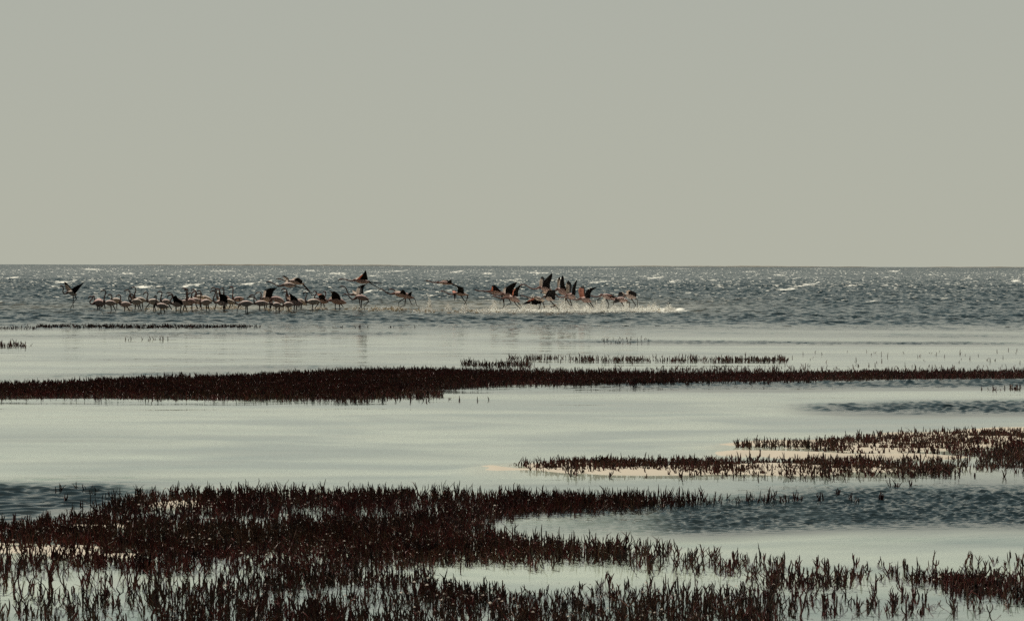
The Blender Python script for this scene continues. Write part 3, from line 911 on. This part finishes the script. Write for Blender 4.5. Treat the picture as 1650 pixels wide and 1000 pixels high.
fl('D', 'flamingo with one big black raised wing and white looped breast', [(165, 350), (195, 292), (290, 262), (342, 305), (322, 400), (280, 500), (292, 600), (345, 655)], ((395, 640), (770, 670), 92),
   [[(370, 690), (330, 865)], [(600, 720), (600, 905)]],
   [(-1, .12, LIT, [(460, 640), (500, 520), (500, 420), (475, 372)], [(740, 660), (745, 540), (735, 430), (600, 372)]),
    (1, .95, LIT, [(350, 645), (455, 540), (450, 420), (370, 350)], [(430, 620), (520, 520), (510, 420), (420, 345)])], tone='blush', group=g1)
fl('D', 'flamingo behind the black raised wing with a second head just above it', [(190, 240), (215, 190), (290, 165), (345, 195), (372, 270), (390, 380), (400, 480)], ((430, 540), (750, 560), 78),
   [[(620, 700), (640, 905)]], tone='pale', group=g1, dy=4)
fl('D', 'rosy headed flamingo between two raised heads over the black wing', [(335, 260), (355, 215), (420, 205), (470, 240), (478, 330)], ((500, 480), (840, 530), 74),
   [[(690, 700), (690, 880)]], tone='pink', group=g1, dy=6)
fl('D', 'flamingo with pale sloping back just right of the black raised wing', [(485, 235), (505, 195), (570, 180), (612, 225), (612, 310), (605, 400)], ((640, 570), (1010, 690), 80),
   [[(820, 740), (750, 895)], [(640, 720), (640, 900)]], tone='pale', group=g1, dy=2)
fl('D', 'flamingo with perfectly straight tall neck and flat held head', [(785, 215), (800, 165), (860, 143), (908, 162), (906, 300), (900, 450), (905, 520)], ((935, 550), (1280, 530), 74),
   [[(900, 650), (905, 850)]], tone='pink', group=g1, dy=3)
fl('D', 'front flamingo preening with red neck curled on its breast', [(1110, 600), (1125, 550), (1090, 505), (1010, 510), (968, 580), (1000, 660), (1070, 705), (1130, 715)], ((1150, 680), (1570, 690), 90),
   [[(1110, 760), (1045, 870), (1040, 1000)], [(1320, 740), (1320, 1000)], [(1370, 740), (1385, 1000)]], tone='blush', group=g1)
fl('E', 'flamingo launching from the flock with long neck stretched and black wings up', [(170, 540), (185, 490), (260, 462), (350, 470), (420, 500), (470, 560), (540, 590), (620, 565), (680, 510)], ((700, 500), (980, 570), 84),
   [[(880, 600), (900, 720), (920, 860)]],
   [(-1, .1, LIT, [(740, 510), (780, 330), (850, 190), (1165, 172)], [(970, 580), (990, 430), (1040, 280), (1165, 188)]),
    (1, .9, LIT, [(650, 540), (668, 400), (682, 290), (735, 215)], [(780, 470), (800, 350), (790, 280), (750, 215)])], tone='blush', group=g1)
fl('E', 'flamingo with thin hooked neck rising under the stretched neck of the launching one', [(415, 410), (432, 360), (515, 318), (590, 322), (622, 380), (605, 480), (602, 560)], ((640, 590), (870, 620), 62),
   [[(780, 700), (815, 885)]], tone='pale', group=g1, dy=4)
fl('E', 'flamingo with pale rounded back standing below the launching one', [(215, 470), (250, 425), (340, 400), (392, 440), (382, 560), (392, 640), (420, 685)], ((440, 670), (880, 690), 86),
   [[(570, 740), (575, 905)], [(720, 740), (740, 890)]], tone='blush', group=g1)
fl('E', 'pink flamingo with broad tilted back and head reaching down before it', [(1010, 690), (965, 650), (935, 560), (900, 575), (885, 640), (930, 600), (960, 540)], ((975, 500), (1390, 640), 92),
   [[(970, 640), (940, 780), (905, 905)], [(1150, 640), (1160, 900)]], tone='pink', group=g1, dy=2)
fl('E', 'low front flamingo feeding with its red neck straight down to the water', [(905, 900), (900, 840), (905, 740), (925, 660), (960, 680)], ((990, 720), (1270, 745), 80),
   [[(1100, 790), (1100, 935)], [(1200, 790), (1205, 935)]], tone='blush', group=g1, dy=-2)
fl('F', 'low front flamingo with neck curled in a tight dark ring', [(320, 830), (325, 770), (335, 700), (290, 645), (230, 660), (212, 720), (245, 775), (300, 770), (335, 735)], ((360, 715), (670, 720), 82),
   [[(480, 780), (510, 930)]], tone='blush', group=g1, dy=-2)
fl('F', 'rear flamingo whose pink head tops the pair right of the launching one', [(265, 275), (288, 222), (355, 203), (420, 238), (450, 310), (460, 400)], ((480, 460), (770, 570), 74),
   [[(820, 720), (800, 865)]], tone='pink', group=g1, dy=5)
fl('F', 'flamingo with dark half raised wing and pale ringed breast', [(305, 370), (328, 322), (390, 292), (435, 330), (412, 420), (430, 530), (480, 600)], ((530, 600), (970, 700), 104),
   [[(690, 740), (680, 905)], [(760, 740), (740, 905)]],
   [(-1, .15, CO, [(560, 600), (565, 480), (540, 325)], [(820, 640), (780, 500), (660, 410), (548, 318)]),
    (1, .9, LIT, [(440, 520), (480, 540), (560, 530), (600, 500)], [(460, 480), (500, 470), (570, 460), (600, 480)])], tone='pink', group=g1)
fl('F', 'flamingo with white edged back bending low behind the half raised wing', [(620, 650), (640, 605), (700, 580), (760, 560)], ((800, 560), (1090, 725), 80),
   [[(920, 720), (920, 885)], [(850, 700), (880, 865)]], tone='pale', group=g1, dy=2)
fl('F', 'pale flamingo with thin white neck standing clear at the right of the flock', [(968, 400), (978, 350), (1040, 312), (1092, 340), (1082, 420), (1050, 500), (1040, 580), (1080, 640)], ((1120, 625), (1550, 635), 88),
   [[(1280, 700), (1275, 895)], [(1460, 680), (1370, 800), (1380, 905)]], tone='pale', group=g1)
fl('G', 'pink flamingo with upright dark wing left of the last standing one', [(285, 325), (308, 290), (370, 290), (402, 340), (355, 420), (335, 480), (390, 540), (450, 545)], ((490, 560), (790, 640), 92),
   [[(550, 640), (545, 845)], [(610, 640), (660, 780), (690, 865)]],
   [(-1, .15, CO, [(520, 570), (480, 470), (500, 410), (570, 380)], [(700, 620), (690, 520), (680, 430), (650, 385)]),
    (1, .9, CO, [(440, 550), (490, 470), (400, 390), (400, 330)], [(520, 520), (560, 400), (600, 350), (640, 350)])], tone='pink', group=g1)
fl('G', 'pink flamingo last of the standing flock with black wing humped over its back', [(598, 335), (620, 300), (680, 300), (700, 380), (670, 470), (700, 545), (770, 575), (840, 575)], ((880, 570), (1370, 665), 100),
   [[(1010, 640), (1005, 865)], [(1130, 670), (1150, 860)], [(1180, 680), (1270, 800), (1160, 845)]],
   [(-1, .12, CO, [(900, 560), (890, 430), (920, 320), (985, 270)], [(1180, 590), (1180, 470), (1120, 360), (1000, 275)]),
    (1, .95, LIT, [(760, 550), (870, 440), (860, 330), (780, 265)], [(820, 540), (950, 430), (930, 320), (800, 250)])], tone='pink', group=g1)
# --- running and flying group
fl('O', 'flamingo flying high over the flock with long neck out and wings arched', [(390, 278), (428, 256), (500, 270), (600, 322), (690, 352), (760, 335)], ((800, 325), (1050, 350), 52),
   [[(1040, 355), (1180, 388), (1290, 420), (1400, 540)]],
   [(1, .8, LIT, [(770, 310), (830, 240), (770, 180), (715, 135)], [(900, 260), (890, 190), (830, 145), (770, 122)])], tone='blush', fly=True, group=g2)
fl('O', 'second flamingo flying just above and behind the high flying one', [(612, 208), (640, 190), (700, 195), (760, 215), (820, 240), (890, 240)], ((920, 240), (1240, 310), 46),
   [[(1220, 310), (1330, 430), (1440, 535)], [(1210, 320), (1290, 410), (1410, 548)]],
   [(1, .7, LIT, [(930, 220), (1010, 175), (1100, 170)], [(1120, 260), (1150, 220), (1140, 190)]), (-1, .2, LIT, [(1020, 210), (1100, 170), (1215, 225)], [(1160, 300), (1200, 290), (1220, 240)])], tone='blush', fly=True, group=g2, dy=1.5)
fl('H', 'flamingo flying highest left of centre with dark pointed wing and long trailing legs', [(-65, 302), (-45, 272), (10, 260), (100, 272), (160, 292), (230, 298), (285, 282)], ((310, 285), (610, 335), 50),
   [[(590, 325), (750, 425), (900, 500), (1060, 578)], [(600, 325), (750, 345), (860, 352)]],
   [(-1, .25, CO, [(330, 270), (420, 190), (495, 120), (535, 65)], [(570, 280), (560, 180), (545, 80)]),
    (1, .9, LIT, [(300, 270), (330, 225), (390, 205)], [(400, 260), (420, 220)])], tone='pink', fly=True, group=g2)
fl('H', 'flamingo lifting off below the highest flier, upper of two crossed necks', [(-50, 455), (-30, 425), (30, 415), (85, 440), (118, 500), (140, 560), (190, 590), (250, 592)], ((290, 595), (500, 630), 40),
   [[(480, 640), (590, 730), (500, 800)]],
   [(1, .8, LIT, [(290, 590), (240, 545), (220, 490)], [(420, 590), (330, 530), (240, 495)]), (-1, .12, CO, [(330, 550), (350, 440), (430, 395), (565, 358)], [(470, 580), (475, 470), (520, 400), (570, 370)])], tone='pale', fly=True, group=g2)
fl('H', 'flamingo running below the highest flier, lower of two crossed necks', [(18, 625), (38, 598), (90, 588), (150, 608), (195, 670), (240, 698), (310, 670)], ((330, 640), (600, 700), 52),
   [[(385, 690), (410, 860), (350, 945)], [(430, 700), (430, 860)], [(520, 690), (590, 740), (490, 860), (498, 905)]],
   [(1, .7, LIT, [(320, 610), (320, 500), (350, 440), (375, 415)], [(420, 600), (430, 480), (400, 420)])], tone='pink', gy=500.5, group=g2)
fl('I', 'front runner of the striding pair, long dark neck stretched out ahead', [(-175, 380), (-140, 352), (-80, 348), (8, 405), (90, 455), (180, 468), (250, 452)], ((275, 460), (600, 545), 62),
   [[(520, 590), (370, 690), (370, 760)], [(550, 600), (530, 780), (370, 835)]],
   [(-1, .2, CO, [(400, 440), (440, 390), (490, 348)], [(580, 510), (570, 440), (515, 360)]), (1, .9, LIT, [(240, 430), (300, 385), (430, 390)], [(420, 450), (440, 410)])], tone='pink', gy=498, group=g2)
fl('I', 'rear runner of the pair striding left of centre, feet in the splash', [(92, 392), (108, 356), (190, 345), (262, 380), (330, 415), (420, 440)], ((460, 470), (770, 595), 62),
   [[(650, 590), (710, 740), (790, 745)], [(760, 585), (800, 610), (850, 780), (910, 812)]],
   [(-1, .2, CO, [(590, 500), (650, 440), (735, 398)], [(690, 540), (720, 460), (742, 408)])], tone='pink', gy=498, group=g2, dy=1.2)
fl('J', 'slim flamingo gliding level in mid picture with its wings folded flat', [(-105, 145), (-75, 120), (0, 125), (100, 155), (200, 165), (270, 163)], ((290, 165), (660, 205), 42),
   [[(640, 205), (800, 268), (910, 300)], [(640, 212), (780, 280)]],
   [(-1, .2, CO, [(490, 180), (540, 120), (615, 82)], [(630, 200), (630, 140), (622, 88)]), (1, .9, LIT, [(330, 145), (400, 102), (520, 105)], [(400, 160), (530, 135)])], tone='pink', fly=True, group=g2)
fl('J', 'flamingo hopping alone below the gliding one with dark square wing', [(288, 425), (308, 400), (390, 398), (480, 432), (560, 472), (650, 482), (700, 470)], ((730, 450), (1040, 492), 54),
   [[(860, 500), (960, 640), (1010, 735)], [(1050, 515), (1020, 640), (970, 700), (965, 870)]],
   [(-1, .2, CO, [(770, 440), (785, 350), (790, 280), (850, 270)], [(950, 470), (950, 390), (945, 300)]), (1, .8, CO, [(700, 440), (640, 430), (645, 365)], [(760, 420), (730, 390), (680, 370)]),
    (-1, .2, CO, [(690, 470), (680, 540), (700, 640)], [(760, 510), (745, 560), (708, 642)])], tone='pink', fly=True, group=g2)
fl('K', 'leading flamingo of the big running group, rosy wing and neck flat out', [(-105, 425), (-75, 408), (0, 435), (100, 442), (220, 448), (290, 455)], ((320, 445), (630, 490), 56),
   [[(590, 540), (590, 640), (545, 690), (550, 745)], [(600, 540), (620, 660), (650, 780), (700, 900)]],
   [(-1, .55, CO, [(310, 440), (340, 380), (350, 310), (405, 288)], [(590, 460), (510, 380), (430, 300)])], tone='pink', fly=True, group=g2, dy=1)
fl('K', 'second of the big running group with long black wing swept up and back', [(145, 485), (170, 455), (240, 455), (330, 500), (440, 538), (540, 540), (620, 505)], ((650, 525), (920, 630), 78),
   [[(760, 610), (820, 740), (730, 790)], [(640, 620), (650, 780), (620, 865)]],
   [(-1, .1, CO, [(680, 500), (700, 360), (830, 265), (965, 212)], [(890, 570), (870, 440), (910, 350), (972, 228)]),
    (1, .95, LIT, [(610, 480), (640, 385), (705, 325)], [(700, 480), (715, 380), (712, 340)])], tone='pink', fly=True, group=g2)
fl('K', 'third of the big running group, black wing up and both legs trailing in spray', [(335, 600), (365, 570), (440, 575), (500, 602), (600, 622), (700, 605)], ((780, 600), (1050, 705), 66),
   [[(880, 680), (960, 790), (1070, 892)], [(960, 690), (1040, 780), (1090, 855)]],
   [(-1, .3, CO, [(850, 560), (870, 430), (980, 330), (1065, 305)], [(1000, 580), (1000, 450), (1055, 335)]), (1, .9, LIT, [(800, 560), (790, 520)], [(900, 640), (890, 600)])], tone='pink', gy=499, group=g2, dy=-1)
fl('L', 'highest of the big running group with both wings straight up', [(-62, 365), (-40, 335), (20, 312), (90, 318), (150, 360), (230, 400), (310, 402), (390, 372)], ((425, 380), (650, 455), 56),
   [[(640, 450), (760, 530)], [(640, 460), (720, 590)]],
   [(1, .65, LIT, [(400, 370), (385, 290), (405, 200), (442, 135)], [(490, 340), (505, 240), (490, 170), (448, 135)]),
    (-1, .07, CO, [(440, 370), (490, 230), (580, 130), (650, 65)], [(620, 400), (610, 300), (655, 170), (662, 75)])], tone='pink', fly=True, group=g2)
fl('L', 'flamingo behind the highest one with white wing front and dark fin of feathers', [(540, 345), (570, 362), (610, 400), (660, 442), (710, 448), (765, 412)], ((795, 410), (1010, 530), 70),
   [[(950, 560), (955, 690)]],
   [(1, .9, LIT, [(775, 390), (775, 270), (785, 190), (830, 145)], [(820, 360), (840, 260), (842, 165)]),
    (-1, .06, CO, [(830, 400), (835, 270), (855, 160), (885, 105)], [(985, 450), (930, 320), (910, 160)])], tone='pink', fly=True, group=g2, dy=1)
fl('L', 'lowest of the big running group, one wing pointing down at the spray', [(-42, 572), (-15, 548), (70, 560), (150, 590), (230, 603)], ((245, 600), (510, 655), 46),
   [[(420, 680), (390, 810)], [(460, 680), (498, 800)]],
   [(-1, .25, CO, [(280, 600), (160, 645), (18, 732)], [(470, 690), (300, 745), (180, 720), (28, 738)])], tone='pale', fly=True, group=g2, dy=-1)
fl('L', 'black winged runner in mid group with one very long leg thrust back', [(262, 590), (295, 572), (345, 595), (400, 620), (450, 600), (500, 565)], ((515, 570), (720, 640), 66),
   [[(600, 640), (730, 770), (945, 950)], [(730, 770), (590, 800), (525, 885)]],
   [(-1, .06, CO, [(500, 600), (540, 500), (570, 440), (590, 430)], [(720, 640), (730, 500), (725, 425)]),
    (1, .95, LIT, [(440, 610), (530, 545), (450, 490), (360, 492)], [(500, 580), (575, 500), (480, 462), (370, 482)])], tone='blush', fly=True, group=g2, dy=-2)
fl('L', 'flamingo with narrow pink wing raised beside a thin black one', [(688, 515), (715, 492), (765, 550), (830, 582), (920, 575), (975, 545)], ((1000, 540), (1170, 595), 56),
   [[(960, 600), (1040, 750), (1080, 762)], [(1040, 620), (1085, 750)]],
   [(1, .6, LIT, [(960, 520), (965, 400), (965, 300), (1010, 225)], [(1060, 500), (1080, 400), (1078, 300), (1018, 225)]),
    (-1, .07, CO, [(1080, 520), (1100, 350), (1165, 235), (1182, 210)], [(1165, 540), (1165, 400), (1195, 225)])], tone='pink', fly=True, group=g2)
fl('M', 'flamingo showing a bright coral wing lining at the middle of the runners', [(140, 565), (165, 545), (250, 590), (340, 605), (430, 610), (500, 585)], ((530, 590), (760, 660), 60),
   [[(640, 650), (740, 770)], [(720, 660), (830, 825)], [(390, 620), (460, 730), (512, 808)]][:2],
   [(1, .85, CO, [(490, 560), (465, 450), (468, 370), (540, 300)], [(620, 540), (615, 430), (600, 330), (575, 288)]),
    (-1, .1, CO, [(600, 540), (640, 400), (730, 348), (860, 318)], [(720, 590), (740, 450), (790, 385), (862, 336)])], tone='pink', fly=True, group=g2)
fl('M', 'running flamingo with wings folded and neck level, third from the right end', [(690, 535), (718, 515), (800, 530), (880, 545), (940, 525), (990, 495)], ((1010, 510), (1300, 595), 56),
   [[(960, 560), (880, 630), (840, 745)], [(1100, 590), (1160, 720), (1135, 808)]],
   [(-1, .3, CO, [(1080, 500), (1150, 490), (1330, 560)], [(1150, 540), (1220, 560), (1330, 568)])], tone='pink', fly=True, group=g2)
fl('N', 'running flamingo second from the right end, dark body low over the foam', [(285, 435), (310, 418), (380, 480), (440, 540), (500, 545), (545, 510)], ((565, 530), (870, 575), 62),
   [[(500, 560), (475, 640), (478, 760), (528, 830)], [(680, 600), (765, 740), (735, 825)], [(820, 590), (900, 600), (912, 790), (975, 865)]],
   [(-1, .15, CO, [(520, 520), (495, 570), (495, 632)], [(650, 580), (590, 620), (505, 636)])], tone='pink', fly=True, group=g2, dy=-1)
fl('N', 'last running flamingo at the right end with orange lit wing over dark body', [(372, 408), (400, 405), (470, 452), (560, 490), (640, 495), (720, 472), (780, 420)], ((820, 430), (1090, 490), 74),
   [[(950, 510), (1070, 690), (980, 865)], [(1060, 525), (1130, 560), (1125, 780), (1185, 840)]],
   [(1, .12, LIT, [(800, 410), (730, 345), (640, 335)], [(780, 440), (660, 480), (590, 470)]), (-1, .5, LIT, [(850, 420), (810, 330), (890, 285), (1010, 325)], [(1080, 460), (1090, 390), (1040, 340)])], tone='blush', fly=True, group=g2)
# ------------------------------------------------------------------ spray thrown up by the runners, foam left on the shallows
def chips(spec, seed, name, label, mats, size=(.02, .07), tint=.25):
    """spec: (px, py, half width px, height px, count)"""
    rg = np.random.default_rng(seed)
    ico = []
    t = (1 + 5 ** .5) / 2
    for a, b, c in [(-1, t, 0), (1, t, 0), (-1, -t, 0), (1, -t, 0), (0, -1, t), (0, 1, t), (0, -1, -t), (0, 1, -t), (t, 0, -1), (t, 0, 1), (-t, 0, -1), (-t, 0, 1)]:
        v = np.array([a, b, c], float); ico.append(v / np.linalg.norm(v))
    ico = np.array(ico)
    tri = np.array([(0, 11, 5), (0, 5, 1), (0, 1, 7), (0, 7, 10), (0, 10, 11), (1, 5, 9), (5, 11, 4), (11, 10, 2), (10, 7, 6), (7, 1, 8), (3, 9, 4), (3, 4, 2), (3, 2, 6), (3, 6, 8), (3, 8, 9), (4, 9, 5), (2, 4, 11), (6, 2, 10), (8, 6, 7), (9, 8, 1)])
    Vs, mi = [], []
    for px, py, hw, hp, n in spec:
        n = int(n * 3.4)
        x0 = rg.normal(0, .45, n).clip(-1.2, 1.2) * hw + px
        py0 = py + rg.normal(0, 1.3, n)
        up = np.abs(rg.normal(0, .42, n)) * hp * (1 - np.minimum(np.abs(x0 - px) / (hw * 1.3), 1) ** 2)
        for a, b, u in zip(x0, py0, up):
            g = ground(a, b)
            z = u * g[1] / F_PX
            s = rg.uniform(*size) * (1.0 if z < .05 else .6)
            flat = np.array([rg.uniform(.8, 2.2), rg.uniform(.8, 1.4), rg.uniform(.35, .8)]) if z < .05 else rg.uniform(.6, 1.4, 3)
            Vs.append(ico * (s * flat) * rg.uniform(.75, 1.25, (12, 1)) + np.array([g[0], g[1], z + .01]))
            mi.append(int(rg.random() < tint))
    V = np.concatenate(Vs)
    n = len(Vs)
    Fq = (np.arange(n)[:, None, None] * 12 + tri[None]).reshape(-1, 3)
    me = new_mesh(name, V, Fq, True, mats, np.repeat(mi, 20))
    return link(name, me, label, name.replace('_', ' '), 'stuff')

chips([(1078, 500, 10, 9, 120), (1052, 499, 12, 11, 170), (1030, 500, 9, 8, 110), (1008, 499, 7, 15, 120), (990, 500, 9, 9, 110), (973, 498, 5, 25, 110), (962, 500, 8, 12, 120),
       (945, 500, 9, 9, 110), (928, 499, 6, 13, 90), (908, 498, 12, 18, 240), (886, 500, 8, 9, 90), (857, 497, 9, 20, 210), (842, 500, 9, 8, 80), (815, 501, 10, 5, 60), (796, 500, 7, 16, 150), (784, 502, 9, 6, 50),
       (749, 501, 8, 11, 90), (772, 502, 10, 4, 30), (722, 500, 5, 13, 80), (692, 498, 4, 19, 110), (682, 501, 8, 6, 40), (1000, 502, 75, 4.5, 420), (900, 502, 60, 4.5, 330), (820, 503, 50, 3, 120)],
      91, 'water_spray', 'cream coloured spray kicked up under the running flamingos', [M_FOAM, M_MUDFOAM], (.012, .045), .05)
chips([(640, 499, 22, 5, 60), (610, 499, 20, 4, 40), (570, 499, 16, 4, 12), (690, 502, 30, 3, 30), (760, 503, 40, 3, 40)],
      92, 'water_spray', 'low yellowish foam at the trailing feet left of centre', [M_FOAM, M_MUDFOAM], (.02, .06), .5)
chips([(458, 499, 14, 6, 70), (440, 499, 12, 4, 30), (375, 496, 20, 4, 50), (300, 499, 30, 3, 60), (247, 499, 16, 3, 40), (205, 500, 8, 3, 14), (512, 498, 16, 3, 40), (336, 498, 30, 3, 40)],
      93, 'water_spray', 'thin foam flecks around the legs of the standing flock', [M_FOAM, M_MUDFOAM], (.018, .05), .45)
